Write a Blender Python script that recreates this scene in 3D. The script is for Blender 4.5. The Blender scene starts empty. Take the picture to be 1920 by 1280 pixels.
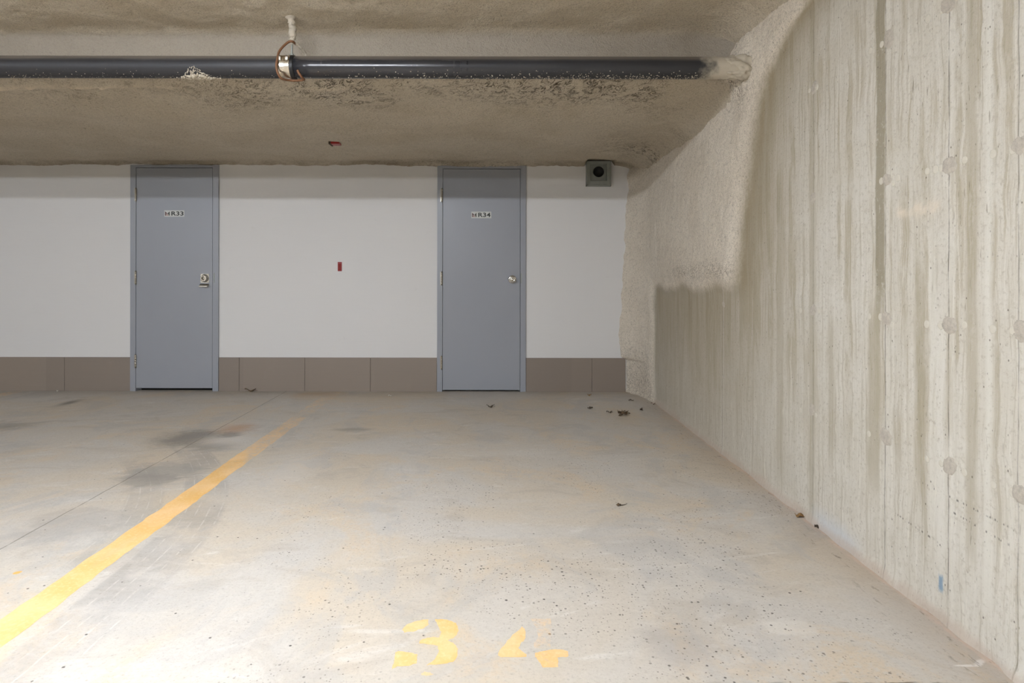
import bpy, bmesh, math, random
import numpy as np
from mathutils import Vector

SC = bpy.context.scene
COL = SC.collection
random.seed(7)
rng = np.random.default_rng(7)

# ------------------------------------------------------------------ camera
F, VX, VY = 1200.0, 924.0, 520.0        # focal length and vanishing point in pixels of the 1920x1280 frame
CH = 1.06                               # camera height
D = 5.952                               # distance to the back wall
XW = 1.385                              # right wall plane
cam = bpy.data.cameras.new('camera')
cam.sensor_width = 36.0
cam.lens = F / 1920 * 36
cam.shift_x = (960 - VX) / 1920
cam.shift_y = -(640 - VY) / 1920
cam.clip_start = 0.05
cam_o = bpy.data.objects.new('camera', cam)
COL.objects.link(cam_o)
cam_o.location = (0, 0, CH)
cam_o.rotation_euler = (math.radians(90), math.radians(-0.1), 0)
SC.camera = cam_o

# ------------------------------------------------------------------ world, exposure
SC.view_settings.view_transform = 'Standard'
SC.view_settings.look = 'None'
SC.view_settings.gamma = 1
SC.view_settings.use_curve_mapping = False
SC.view_settings.exposure = 0.0
SC.cycles.max_bounces = 5
SC.cycles.diffuse_bounces = 3
SC.cycles.adaptive_threshold = 0.08
w = bpy.data.worlds.new('world')
SC.world = w
w.use_nodes = True
w.node_tree.nodes['Background'].inputs[0].default_value = (0.5, 0.48, 0.45, 1)
w.node_tree.nodes['Background'].inputs[1].default_value = 0.0
TUBE_COL = (0.895, 0.948, 1.03)
# lens centre, length, strength, lens width, lens height
TUBES = [((-1.30, 1.0, 2.43), 1.2, 460.0, 0.07, 0.020),
         ((-1.30, -2.3, 2.43), 1.2, 210.0, 0.10, 0.004),
         ((-5.60, -2.3, 2.43), 1.2, 300.0, 0.075, 0.075),  # unseen lamp added as fill, size and strength fitted to the brightness
         ((-6.40, 1.0, 2.43), 1.2, 130.0, 0.025, 0.025)]  # another unseen lamp, added at the far left for extra light


# ------------------------------------------------------------------ pixel helpers
def P(x, y, Y):
    return Vector(((x - VX) / F * Y, Y, CH - (y - VY) / F * Y))


def floor_pt(x, y, z=0.0):
    Y = (CH - z) * F / (y - VY)
    return Vector(((x - VX) / F * Y, Y, z))


def rwall_pt(x, y, X=XW):
    Y = X * F / (x - VX)
    return Vector((X, Y, CH - (y - VY) / F * Y))


def back_pt(x, y, Y=D):
    return P(x, y, Y)


# ------------------------------------------------------------------ node helper
class T:
    def __init__(s, mat):
        s.t = mat.node_tree
        s.n = s.t.nodes

    def node(s, typ, **kw):
        n = s.n.new(typ)
        for k, v in kw.items():
            setattr(n, k, v)
        return n

    def put(s, sock, v):
        if isinstance(v, V):
            s.t.links.new(v.s, sock)
        elif isinstance(v, bpy.types.NodeSocket):
            s.t.links.new(v, sock)
        elif isinstance(v, (tuple, list)):
            if len(v) == 3 and sock.type == 'RGBA':
                v = (*v, 1)
            sock.default_value = v
        else:
            sock.default_value = v

    def math(s, op, a, b=None, c=None, clamp=False):
        n = s.node('ShaderNodeMath', operation=op, use_clamp=clamp)
        for i, x in enumerate((a, b, c)):
            if x is not None:
                s.put(n.inputs[i], x)
        return V(s, n.outputs[0])

    def pos(s):
        g = s.node('ShaderNodeNewGeometry')
        x = s.node('ShaderNodeSeparateXYZ')
        s.t.links.new(g.outputs['Position'], x.inputs[0])
        return V(s, x.outputs[0]), V(s, x.outputs[1]), V(s, x.outputs[2])

    def normal(s):
        g = s.node('ShaderNodeNewGeometry')
        x = s.node('ShaderNodeSeparateXYZ')
        s.t.links.new(g.outputs['Normal'], x.inputs[0])
        return V(s, x.outputs[0]), V(s, x.outputs[1]), V(s, x.outputs[2])

    def vec(s, x, y, z=0.0):
        n = s.node('ShaderNodeCombineXYZ')
        for i, v in enumerate((x, y, z)):
            s.put(n.inputs[i], v)
        return V(s, n.outputs[0])

    def noise(s, vec, scale=1.0, detail=3.0, rough=0.55, dist=0.0):
        n = s.node('ShaderNodeTexNoise')
        s.put(n.inputs['Vector'], vec)
        n.inputs['Scale'].default_value = scale
        n.inputs['Detail'].default_value = detail
        n.inputs['Roughness'].default_value = rough
        n.inputs['Distortion'].default_value = dist
        return V(s, n.outputs[0])

    def voronoi(s, vec, scale=1.0):
        n = s.node('ShaderNodeTexVoronoi')
        s.put(n.inputs['Vector'], vec)
        n.inputs['Scale'].default_value = scale
        c = s.node('ShaderNodeSeparateColor')
        s.t.links.new(n.outputs['Color'], c.inputs[0])
        return V(s, n.outputs['Distance']), V(s, c.outputs[0]), V(s, c.outputs[1])

    def step(s, v, lo, hi):             # smooth 0..1 between lo and hi
        n = s.node('ShaderNodeMapRange', interpolation_type='SMOOTHSTEP')
        s.put(n.inputs[0], v)
        s.put(n.inputs[1], lo)
        s.put(n.inputs[2], hi)
        return V(s, n.outputs[0])

    def attr(s, name):
        n = s.node('ShaderNodeAttribute', attribute_name=name)
        return V(s, n.outputs['Fac'])

    def mix(s, f, a, b, blend='MIX'):
        n = s.node('ShaderNodeMix', data_type='RGBA', blend_type=blend)
        s.put(n.inputs[0], f)
        s.put(n.inputs[6], a)
        s.put(n.inputs[7], b)
        return V(s, n.outputs[2])

    def bump(s, h, strength=0.5, dist=0.01):
        n = s.node('ShaderNodeBump')
        n.inputs['Strength'].default_value = strength
        n.inputs['Distance'].default_value = dist
        s.put(n.inputs['Height'], h)
        return V(s, n.outputs[0])


class V:
    def __init__(s, t, sock):
        s.t, s.s = t, sock

    def __add__(s, o): return s.t.math('ADD', s, o)
    __radd__ = __add__
    def __sub__(s, o): return s.t.math('SUBTRACT', s, o)
    def __rsub__(s, o): return s.t.math('SUBTRACT', o, s)
    def __mul__(s, o): return s.t.math('MULTIPLY', s, o)
    __rmul__ = __mul__
    def __truediv__(s, o): return s.t.math('DIVIDE', s, o)
    def abs(s): return s.t.math('ABSOLUTE', s)
    def max(s, o): return s.t.math('MAXIMUM', s, o)
    def min(s, o): return s.t.math('MINIMUM', s, o)
    def gt(s, o): return s.t.math('GREATER_THAN', s, o)
    def lt(s, o): return s.t.math('LESS_THAN', s, o)
    def sat(s): return s.t.math('ADD', s, 0.0, clamp=True)


def lin(c):
    c = c / 255.0
    return c / 12.92 if c <= 0.04045 else ((c + 0.055) / 1.055) ** 2.4


def rgb(r, g, b, k=1.0):
    return (lin(r) * k, lin(g) * k, lin(b) * k)


def new_mat(name):
    m = bpy.data.materials.new(name)
    m.use_nodes = True
    t = T(m)
    b = m.node_tree.nodes['Principled BSDF']
    return m, t, b


def plain(name, col, rough=0.5, metal=0.0, var=0.06, scale=30.0, bump=0.0, spec=0.5):
    m, t, b = new_mat(name)
    x, y, z = t.pos()
    n = t.noise(t.vec(x, y, z), scale, 3.0)
    k = 1.0 - var
    c = t.mix(n, tuple(v * k for v in col), tuple(min(1, v * (1 + var)) for v in col))
    t.put(b.inputs['Base Color'], c)
    t.put(b.inputs['Roughness'], (n - 0.5) * 0.15 + rough)
    b.inputs['Metallic'].default_value = metal
    b.inputs['Specular IOR Level'].default_value = spec
    if bump:
        t.put(b.inputs['Normal'], t.bump(t.noise(t.vec(x, y, z), scale * 4, 2.0), bump, 0.002))
    return m


# ------------------------------------------------------------------ numpy value noise
def vnoise(x, y, seed=0):
    x = np.asarray(x, float)
    y = np.asarray(y, float)
    r = np.random.default_rng(seed).random((257, 257))
    xi = np.floor(x).astype(int)
    yi = np.floor(y).astype(int)
    fx = x - xi
    fy = y - yi
    fx = fx * fx * fx * (fx * (fx * 6 - 15) + 10)
    fy = fy * fy * fy * (fy * (fy * 6 - 15) + 10)
    a, b = xi % 256, yi % 256
    a1, b1 = (xi + 1) % 256, (yi + 1) % 256
    return ((r[a, b] * (1 - fx) + r[a1, b] * fx) * (1 - fy) + (r[a, b1] * (1 - fx) + r[a1, b1] * fx) * fy) * 2 - 1


def fbm(x, y, seed=0, octaves=3):
    s, a = 0, 1.0
    for k in range(octaves):
        s = s + a * vnoise(x * 2 ** k + 17.3 * k, y * 2 ** k + 5.1 * k, seed + k)
        a *= 0.5
    return s


def sstep(v, lo, hi):
    t = np.clip((v - lo) / (hi - lo), 0, 1)
    return t * t * (3 - 2 * t)


# ------------------------------------------------------------------ object helpers
def obj(name, me, mat=None, parent=None):
    if isinstance(me, bmesh.types.BMesh):
        bm = me
        me = bpy.data.meshes.new(name)
        bm.normal_update()
        bm.to_mesh(me)
        bm.free()
    o = bpy.data.objects.new(name, me)
    COL.objects.link(o)
    if mat is not None:
        me.materials.append(mat)
    if parent is not None:
        o.parent = parent
    return o


def empty(name, loc=(0, 0, 0)):
    o = bpy.data.objects.new(name, None)
    o.empty_display_size = 0.05
    COL.objects.link(o)
    o.location = loc
    return o


def rel(o, parent):                     # parent while keeping world coordinates of a mesh built in world space
    o.parent = parent
    o.location = -Vector(parent.location)
    return o


def tag(o, label, cat, group=None, kind=None):
    o['label'] = label
    o['category'] = cat
    if group:
        o['group'] = group
    if kind:
        o['kind'] = kind
    return o


def struct(o):
    o['kind'] = 'structure'
    return o


def grid_mesh(name, pts, smooth=True, flip=False, attrs=None):
    """pts: (n, m, 3) array"""
    n, m = pts.shape[:2]
    idx = np.arange(n * m).reshape(n, m)
    q = np.stack([idx[:-1, :-1], idx[1:, :-1], idx[1:, 1:], idx[:-1, 1:]], -1).reshape(-1, 4)
    if flip:
        q = q[:, ::-1]
    me = bpy.data.meshes.new(name)
    me.vertices.add(n * m)
    me.vertices.foreach_set('co', pts.reshape(-1).astype(np.float32))
    me.loops.add(q.size)
    me.loops.foreach_set('vertex_index', q.reshape(-1).astype(np.int32))
    me.polygons.add(len(q))
    me.polygons.foreach_set('loop_start', (np.arange(len(q)) * 4).astype(np.int32))
    me.polygons.foreach_set('loop_total', np.full(len(q), 4, np.int32))
    me.update(calc_edges=True)
    if smooth:
        me.polygons.foreach_set('use_smooth', np.ones(len(q), bool))
    for k, v in (attrs or {}).items():
        a = me.attributes.new(k, 'FLOAT', 'POINT')
        a.data.foreach_set('value', np.asarray(v, np.float32).reshape(-1))
    me.validate()
    return me


def add_box(bm, x0, x1, y0, y1, z0, z1, bev=0.0, seg=2):
    vs = bmesh.ops.create_cube(bm, size=1)['verts']
    for v in vs:
        v.co = Vector(((x0 + x1) / 2 + v.co.x * (x1 - x0), (y0 + y1) / 2 + v.co.y * (y1 - y0), (z0 + z1) / 2 + v.co.z * (z1 - z0)))
    if bev:
        es = list({e for v in vs for e in v.link_edges})
        bmesh.ops.bevel(bm, geom=es, offset=bev, segments=seg, profile=0.7, affect='EDGES')
    return bm


def add_tube(bm, path, radius, seg=12, cap=True):
    """tube along a list of points; radius: number or list"""
    pts = [Vector(p) for p in path]
    n = len(pts)
    rs = radius if isinstance(radius, (list, tuple)) else [radius] * n
    ref = None
    rings = []
    for i, p in enumerate(pts):
        d = (pts[min(i + 1, n - 1)] - pts[max(i - 1, 0)]).normalized()
        if ref is None:
            ref = Vector((0, 0, 1)) if abs(d.z) < 0.9 else Vector((1, 0, 0))
        u = (ref - d * ref.dot(d)).normalized()
        ref = u
        v = d.cross(u)
        rings.append([bm.verts.new(p + (u * math.cos(a) + v * math.sin(a)) * rs[i])
                      for a in (2 * math.pi * k / seg for k in range(seg))])
    for a, b in zip(rings, rings[1:]):
        for k in range(seg):
            f = bm.faces.new((a[k], a[(k + 1) % seg], b[(k + 1) % seg], b[k]))
            f.smooth = True
    if cap:
        bm.faces.new(list(reversed(rings[0])))
        bm.faces.new(rings[-1])
    return bm


def add_lathe(bm, profile, origin, axis='-y', seg=40):
    """profile: list of (r, h); revolved about an axis starting at origin"""
    o = Vector(origin)
    ax = {'-y': Vector((0, -1, 0)), 'y': Vector((0, 1, 0)), 'z': Vector((0, 0, 1)), '-x': Vector((-1, 0, 0)), 'x': Vector((1, 0, 0))}[axis]
    u = Vector((0, 0, 1)) if abs(ax.z) < 0.5 else Vector((1, 0, 0))
    v = ax.cross(u)
    rings = []
    for r, h in profile:
        if r < 1e-6:
            rings.append([bm.verts.new(o + ax * h)])
        else:
            rings.append([bm.verts.new(o + ax * h + (u * math.cos(2 * math.pi * k / seg) + v * math.sin(2 * math.pi * k / seg)) * r) for k in range(seg)])
    for a, b in zip(rings, rings[1:]):
        for k in range(seg):
            k2 = (k + 1) % seg
            if len(a) == 1 and len(b) == 1:
                continue
            if len(a) == 1:
                f = bm.faces.new((a[0], b[k2], b[k]))
            elif len(b) == 1:
                f = bm.faces.new((a[k], a[k2], b[0]))
            else:
                f = bm.faces.new((a[k], a[k2], b[k2], b[k]))
            f.smooth = True
    return bm


def add_blob(bm, c, r, seed=0, sub=2, amp=0.35, squash=(1, 1, 1)):
    vs = bmesh.ops.create_icosphere(bm, subdivisions=sub, radius=1.0)['verts']
    rr = random.Random(seed)
    ph = [rr.uniform(0, 6.28) for _ in range(6)]
    fq = [rr.uniform(1.5, 4.5) for _ in range(6)]
    c = Vector(c)
    for v in vs:
        p = v.co.copy()
        n = (math.sin(p.x * fq[0] + ph[0]) + math.sin(p.y * fq[1] + ph[1]) + math.sin(p.z * fq[2] + ph[2])
             + 0.6 * math.sin((p.x + p.y) * fq[3] * 2 + ph[3]) + 0.6 * math.sin((p.z - p.x) * fq[4] * 2 + ph[4])) / 4
        k = r * (1 + amp * n)
        v.co = c + Vector((p.x * k * squash[0], p.y * k * squash[1], p.z * k * squash[2]))
        for f in v.link_faces:
            f.smooth = True
    return bm


# ================================================================== materials
# ---- floor concrete
def floor_layers(t):
    x, y, z = t.pos()
    p = t.vec(x, y, 0.0)
    big = t.noise(p, 0.9, 4.0, 0.6, 0.8)
    mid = t.noise(t.vec(x * 0.8, y * 1.2), 3.2, 5.0, 0.65, 1.2)
    fin = t.noise(p, 38.0, 4.0, 0.7)
    c = t.mix(t.step(big, 0.40, 0.60), rgb(199, 193, 184), rgb(201, 189, 171))
    c = t.mix(t.step(mid, 0.52, 0.72) * 0.5, c, rgb(207, 200, 190))
    c = t.mix(t.step(mid, 0.47, 0.33) * 0.50, c, rgb(178, 168, 154))
    # pale trowel sweeps
    sw = t.noise(t.vec(x * 0.7 + y * 0.35, y * 2.4 - x * 0.6), 2.4, 6.0, 0.7, 2.0)
    c = t.mix(t.step(sw, 0.56, 0.70) * 0.55, c, rgb(219, 214, 206))
    c = t.mix((fin - 0.5) * 0.9 + 0.3, c, t.mix(0.4, c, rgb(150, 140, 128)))
    # warm tan wear where cars stand
    wz = t.step(t.noise(t.vec(x * 1.3 + 3.0, y * 1.0), 1.6, 5.0, 0.65, 1.0), 0.50, 0.66)
    c = t.mix(wz * t.step(fin, 0.32, 0.55) * 0.75, c, rgb(203, 185, 160))
    gz_ = t.step(t.noise(t.vec(x * 1.1 - 4.0, y * 0.9 + 2.0), 1.9, 5.0, 0.65, 1.2), 0.52, 0.64)
    c = t.mix(gz_ * 0.55, c, rgb(178, 174, 168))
    grn = t.noise(p, 95.0, 3.0, 0.75)
    c = t.mix(t.step(grn, 0.50, 0.30) * 0.35, c, rgb(150, 140, 126))
    # --- tyre tracks (curved ribbed bands)
    d = (y - 2.3).max(0.0)
    nz = t.noise(p, 5.0, 4.0, 0.6)
    nz2 = t.noise(t.vec(x * 9.0, y * 50.0), 1.0, 2.0)

    def track(x0, k, width, y0, y1, dark):
        u = (x - (d * d * (-k) + x0)) + (nz - 0.5) * 0.015
        inside = t.step(u, -width - 0.02, -width + 0.012) * t.step(u, 0.016, -0.012)
        rng_ = t.step(y, y0 - 0.15, y0 + 0.1) * t.step(y, y1 + 0.3, y1 - 0.2)
        rib = t.math('FRACT', (u + 1.0) / 0.052)
        rib = t.step((rib - 0.5).abs(), 0.40, 0.49)
        a = inside * rng_ * t.step(nz, 0.30, 0.56)
        return a * dark * (nz2 * 0.6 + 0.55) * (t.step(t.noise(t.vec(x * 2.0, y * 1.2, 5.0), 2.0, 3.0), 0.30, 0.65) * 0.7 + 0.3), rib * inside * rng_ * t.step(nz, 0.35, 0.55)

    a1, r1 = track(-1.137, 0.23, 0.215, 0.4, 4.0, 0.55)
    a2, r2 = track(-1.400, 0.30, 0.170, 2.35, 3.6, 0.50)
    c = t.mix((a1.max(a2)).sat(), c, rgb(140, 135, 129))
    c = t.mix((r1.max(r2)) * t.step(t.noise(p, 14.0, 3.0), 0.40, 0.60) * 0.45, c, rgb(215, 209, 200))

    sw2 = t.noise(t.vec(x * 3.0 + y, y * 9.0 - x * 4.0), 2.0, 5.0, 0.7, 1.0)
    # --- stains with a place of their own (pixels of the photograph projected to the floor)
    def spot(px, py, rx, ry, col, amt, soft=0.6, rot=0.0, ragged=1.0):
        nonlocal c
        q = floor_pt(px, py)
        dx, dy = (x - q.x), (y - q.y)
        if rot:
            cr, sr = math.cos(rot), math.sin(rot)
            dx, dy = dx * cr + dy * sr, dy * cr - dx * sr
        dx, dy = dx / rx, dy / ry
        r = t.math('SQRT', dx * dx + dy * dy) + (mid - 0.5) * (1.1 * ragged)
        c = t.mix(t.step(r + (fin - 0.5) * (0.7 * ragged) + (sw2 - 0.5) * (1.6 * ragged), 1.0 + soft * 0.5, 1.0 - soft) * amt, c, col)

    spot(355, 822, 0.20, 0.24, rgb(120, 116, 111), 0.70, 0.9)
    spot(395, 838, 0.16, 0.12, rgb(125, 121, 116), 0.55, 0.9)
    spot(425, 825, 0.16, 0.16, rgb(205, 199, 190), 0.50, 0.8)
    spot(310, 885, 0.24, 0.16, rgb(152, 147, 140), 0.65, 0.5)
    spot(280, 900, 0.16, 0.10, rgb(146, 140, 132), 0.6, 0.4)
    spot(446, 803, 0.13, 0.16, rgb(176, 128, 82), 0.55, 0.9)
    spot(432, 816, 0.08, 0.08, rgb(126, 122, 116), 0.6, 0.7)
    spot(131, 756, 0.058, 0.14, rgb(92, 88, 82), 0.75, 1.0, 0.0, 0.08)
    spot(15, 800, 0.20, 0.14, rgb(125, 120, 113), 0.55, 0.9)
    spot(140, 985, 0.20, 0.18, rgb(160, 155, 148), 0.55, 0.8)
    spot(540, 885, 0.18, 0.35, rgb(206, 200, 192), 0.45, 0.9)
    spot(590, 740, 0.30, 0.18, rgb(176, 140, 96), 0.35, 0.9)
    spot(660, 805, 0.14, 0.07, rgb(130, 122, 112), 0.5, 0.7)
    spot(1265, 1215, 0.10, 0.12, rgb(165, 158, 150), 0.55, 0.7)
    spot(1480, 1175, 0.08, 0.05, rgb(218, 212, 201), 0.40, 0.4)
    spot(33, 1075, 0.012, 0.012, rgb(226, 168, 80), 0.9, 0.3)
    spot(1838, 1240, 0.028, 0.010, rgb(235, 232, 228), 0.9, 0.5, 0.6)
    spot(1818, 1246, 0.035, 0.005, rgb(235, 232, 228), 0.8, 0.5)
    spot(970, 850, 0.55, 0.10, rgb(206, 200, 190), 0.35, 0.9)

    # --- saw-cut joint running to the back wall, seam near the camera
    cut = t.step((x + 1.915 + (nz - 0.5) * 0.012).abs(), 0.0045, 0.0015) * t.step(nz, 0.30, 0.44)
    c = t.mix(cut * 0.65, c, rgb(96, 88, 78))
    cut2 = t.step((y - 1.676 + (nz - 0.5) * 0.035).abs(), 0.005, 0.001) * t.step(x, 0.45, 0.9) * t.step(t.noise(p, 9.0, 3.0), 0.45, 0.60)
    c = t.mix(cut2 * 0.8, c, rgb(80, 72, 62))

    # --- specks of grit
    def specks(scale, thr, keep, region, amt, col):
        nonlocal c
        dist, c1, c2 = t.voronoi(p, scale)
        s = t.step(dist + (fin - 0.5) * 0.25, thr, thr * 0.5) * c1.lt(keep) * region
        c = t.mix(s * amt, c, col)

    zone = (t.step(t.noise(t.vec(x + 9.0, y * 0.8), 1.5, 3.0), 0.42, 0.60) * t.step(y, 4.6, 3.0)
            * t.step(x, -1.1, -0.75))
    specks(60.0, 0.30, 0.16, zone * 0.8 + 0.2, 0.85, rgb(70, 62, 54))
    specks(110.0, 0.34, 0.20, zone * 0.9 + 0.1, 0.75, rgb(86, 76, 66))
    specks(24.0, 0.13, 0.16, t.step(y, 6.5, 2.0), 0.9, rgb(62, 55, 48))
    # dirt and pale crumbs along the foot of the right wall
    edge = t.step(x + (nz - 0.5) * 0.16, 1.14, 1.40)
    c = t.mix(edge * 0.35, c, rgb(164, 145, 124))
    ed = t.noise(t.vec(x * 10.0, y * 3.0), 4.0, 4.0, 0.7)
    c = t.mix(edge * t.step(ed, 0.58, 0.70) * 0.75, c, rgb(92, 78, 64))
    c = t.mix(t.step(x + (nz - 0.5) * 0.05, 1.35, 1.375) * t.step(ed, 0.36, 0.56) * 0.6, c, rgb(206, 182, 164))
    # darker band along the back wall: weaker light there painted into the slab
    c = t.mix(t.step(y + (nz - 0.5) * 0.2, 5.55, 5.95) * 0.25, c, rgb(138, 126, 112))
    return c, mid * 0.2 + 0.55, t.bump(fin, 0.25, 0.006)


def floor_material():
    m, t, b = new_mat('floor_concrete')
    c, ro, nm = floor_layers(t)
    t.put(b.inputs['Base Color'], c)
    t.put(b.inputs['Roughness'], ro)
    b.inputs['Specular IOR Level'].default_value = 0.35
    t.put(b.inputs['Normal'], nm)
    return m


# ---- sprayed foam (ceiling and wall share its look)
def foam_color(t, p, x, y, z, col_a, col_b):
    n1 = t.noise(p, 2.2, 4.0, 0.6, 0.4)
    n2 = t.noise(p, 55.0, 3.0, 0.7)
    n3 = t.noise(p, 17.0, 3.0, 0.65)
    c = t.mix(t.step(n1, 0.35, 0.65), col_a, col_b)
    n4 = t.noise(p, 130.0, 2.0, 0.75)
    c = t.mix(t.step(n4, 0.55, 0.30) * 0.55, c, t.mix(0.6, c, rgb(95, 82, 64)))
    c = t.mix(t.step(n2, 0.52, 0.30) * 0.35, c, t.mix(0.6, c, rgb(95, 82, 64)))
    pits = t.step(n4 * 0.6 + n2 * 0.4, 0.375, 0.31)
    c = t.mix(pits * 0.75, c, rgb(70, 58, 44))
    h = n2 * 0.6 + n3 * 0.6 + n4 * 0.5
    return c, h, n1, n2, n3


def ceiling_material():
    m, t, b = new_mat('sprayed_foam')
    x, y, z = t.pos()
    p = t.vec(x, y, z)
    c, h, n1, n2, n3 = foam_color(t, p, x, y, z, rgb(210, 199, 180), rgb(202, 190, 169))
    # coarse torn skin near the beam edge and towards the right corner
    rough = t.attr('coarse')
    vx = t.noise(t.vec(x * 1.2 + y * 0.8, y * 0.9, z), 20.0, 3.0, 0.6, 1.2)
    tear = t.step((vx - 0.5).abs(), 0.040, 0.010) * t.step(t.noise(p, 13.0, 2.0), 0.42, 0.54)
    c = t.mix(tear * rough * 0.85, c, rgb(62, 50, 36))
    hole = t.step(n3, 0.40, 0.30)
    c = t.mix(hole * rough * 0.6, c, rgb(88, 73, 54))
    # pale raised ridge along the lower edge of the downstand
    c = t.mix(t.attr('pale_ridge'), c, rgb(226, 212, 190))
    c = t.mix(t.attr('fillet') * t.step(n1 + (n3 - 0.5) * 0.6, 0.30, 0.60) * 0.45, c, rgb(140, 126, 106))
    # grey vertical face of the downstand
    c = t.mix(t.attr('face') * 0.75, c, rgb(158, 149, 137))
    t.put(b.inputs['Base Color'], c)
    b.inputs['Roughness'].default_value = 0.85
    b.inputs['Specular IOR Level'].default_value = 0.2
    t.put(b.inputs['Normal'], t.bump(h - tear * rough * 0.9, 0.9, 0.012))
    return m


def rwall_material():
    m, t, b = new_mat('board_marked_concrete')
    x, y, z = t.pos()
    p = t.vec(x, y, z)
    foam, h, n1, n2, n3 = foam_color(t, p, x, y, z, rgb(232, 222, 206), rgb(225, 214, 197))
    # concrete: pale base with olive vertical runs
    wob = (t.noise(t.vec(y * 3.0, z * 2.0), 2.0, 3.0) - 0.5) * 0.05
    ys = y + wob
    s1 = t.noise(t.vec(ys * 16.0, z * 0.55, 1.0), 1.0, 4.0, 0.6)
    s2 = t.noise(t.vec(ys * 62.0, z * 1.3, 4.0), 1.0, 4.0, 0.65)
    s3 = t.noise(t.vec(y * 130.0, z * 3.0, 9.0), 1.0, 2.0)
    fin = t.noise(p, 60.0, 4.0, 0.7)
    mid = t.noise(p, 4.0, 5.0, 0.65, 0.5)
    c = t.mix(t.step(mid, 0.35, 0.65), rgb(205, 199, 186), rgb(212, 207, 196))
    brk = t.step(t.noise(t.vec(y * 9.0, z * 2.6, 3.0), 1.0, 5.0, 0.7), 0.36, 0.56)
    c = t.mix(t.step(s1 + (fin - 0.5) * 0.10, 0.50, 0.58) * t.step(z, 0.15, 0.9) * brk * 0.75, c, rgb(176, 166, 144))
    c = t.mix(t.step(s2 + (fin - 0.5) * 0.16, 0.54, 0.62) * brk * 0.50, c, rgb(166, 156, 133))
    c = t.mix(t.step(s2 + (fin - 0.5) * 0.16, 0.44, 0.36) * 0.55, c, rgb(222, 217, 206))
    c = t.mix(t.step(s1, 0.40, 0.32) * 0.50, c, rgb(216, 212, 201))
    c = t.mix((s3 - 0.5).abs() * 0.9, c, rgb(176, 167, 146))
    c = t.mix(t.step(fin, 0.50, 0.30) * 0.45, c, rgb(160, 150, 132))
    c = t.mix(t.step(t.noise(p, 22.0, 5.0, 0.7), 0.55, 0.70) * 0.35, c, rgb(182, 174, 156))
    # wide dark run left of one board joint, narrow ones along others
    def band(y0, y1, zlo, zhi, col, amt, soft=0.010):
        nonlocal c
        e = (t.noise(t.vec(3.0, z * 5.0, y0), 1.0, 3.0) - 0.5) * 0.035
        yy = y + e
        k = t.step(yy, y0 - soft, y0 + soft) * t.step(yy, y1 + soft, y1 - soft)
        k = k * t.step(fin + mid * 0.6, 0.55, 0.75) * t.step(z + (mid - 0.5) * 0.3, zlo - 0.1, zlo + 0.1) * t.step(z, zhi + 0.1, zhi - 0.1)
        c = t.mix(k * amt, c, col)

    olive = rgb(166, 156, 133)
    band(2.262, 2.315, 0.95, 3.0, rgb(150, 141, 120), 0.85, 0.006)
    band(2.29, 2.36, 0.3, 0.95, olive, 0.6)
    band(2.745, 2.80, 0.0, 3.0, olive, 0.55)
    band(2.05, 2.10, 0.35, 1.1, olive, 0.6)
    band(2.00, 2.03, 0.2, 1.3, rgb(220, 216, 205), 0.5)
    band(1.83, 1.87, 0.3, 2.2, olive, 0.55)
    band(1.775, 1.80, 0.2, 2.0, rgb(218, 214, 203), 0.7)
    band(1.955, 2.00, 0.15, 0.95, rgb(220, 216, 206), 0.6)
    band(2.60, 2.64, 0.3, 0.9, olive, 0.5)
    band(3.05, 3.12, 0.1, 1.6, olive, 0.4)
    # overspray dust next to the foam
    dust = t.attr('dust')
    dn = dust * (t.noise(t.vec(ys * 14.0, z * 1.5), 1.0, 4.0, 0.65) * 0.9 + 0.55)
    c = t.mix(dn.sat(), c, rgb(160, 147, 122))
    # white lime runs low on the wall
    lime = t.step(t.noise(t.vec(ys * 34.0, z * 4.0, 2.0), 1.0, 4.0, 0.7), 0.60, 0.68) * t.step(z, 0.75, 0.3)
    c = t.mix(lime * 0.55, c, rgb(222, 217, 204))
    # board joints
    for j, (py, wd, am) in enumerate(((3.856, 0.0035, 0.5), (2.765, 0.0030, 0.4), (2.258, 0.0028, 0.6), (1.944, 0.0022, 0.75), (1.686, 0.0020, 0.55))):
        e = (t.noise(t.vec(z * 6.0, float(j) * 3.7), 1.0, 2.0) - 0.5) * 0.010
        ln = t.step((y - py + e).abs(), wd * 1.5, wd * 0.5) * t.step(t.noise(t.vec(z * 7.0, j * 9.1), 1.0, 4.0, 0.7), 0.30, 0.62)
        c = t.mix(ln * am, c, rgb(98, 92, 82))
        gl = t.step((y - py + 0.016 + e).abs(), 0.016, 0.004)
        c = t.mix(gl * am * 0.45, c, rgb(222, 218, 208))
    ds = t.noise(t.vec(y * 85.0, z * 11.0, 7.0), 1.0, 3.0, 0.6)
    c = t.mix(t.step(ds, 0.36, 0.29) * t.step(t.noise(t.vec(y * 3.0, z * 1.5, 2.0), 1.0, 3.0), 0.40, 0.60) * 0.6, c, rgb(128, 118, 100))
    # bug holes
    dist, c1, c2 = t.voronoi(t.vec(y * 1.0, z * 0.75, x), 46.0)
    c = t.mix(t.step(dist, 0.16, 0.06) * c1.lt(0.15) * 0.8, c, rgb(92, 84, 72))
    dist, c1, c2 = t.voronoi(t.vec(y * 1.0, z * 0.5, x), 110.0)
    c = t.mix(t.step(dist, 0.24, 0.1) * c1.lt(0.10) * 0.6, c, rgb(105, 97, 84))
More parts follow.
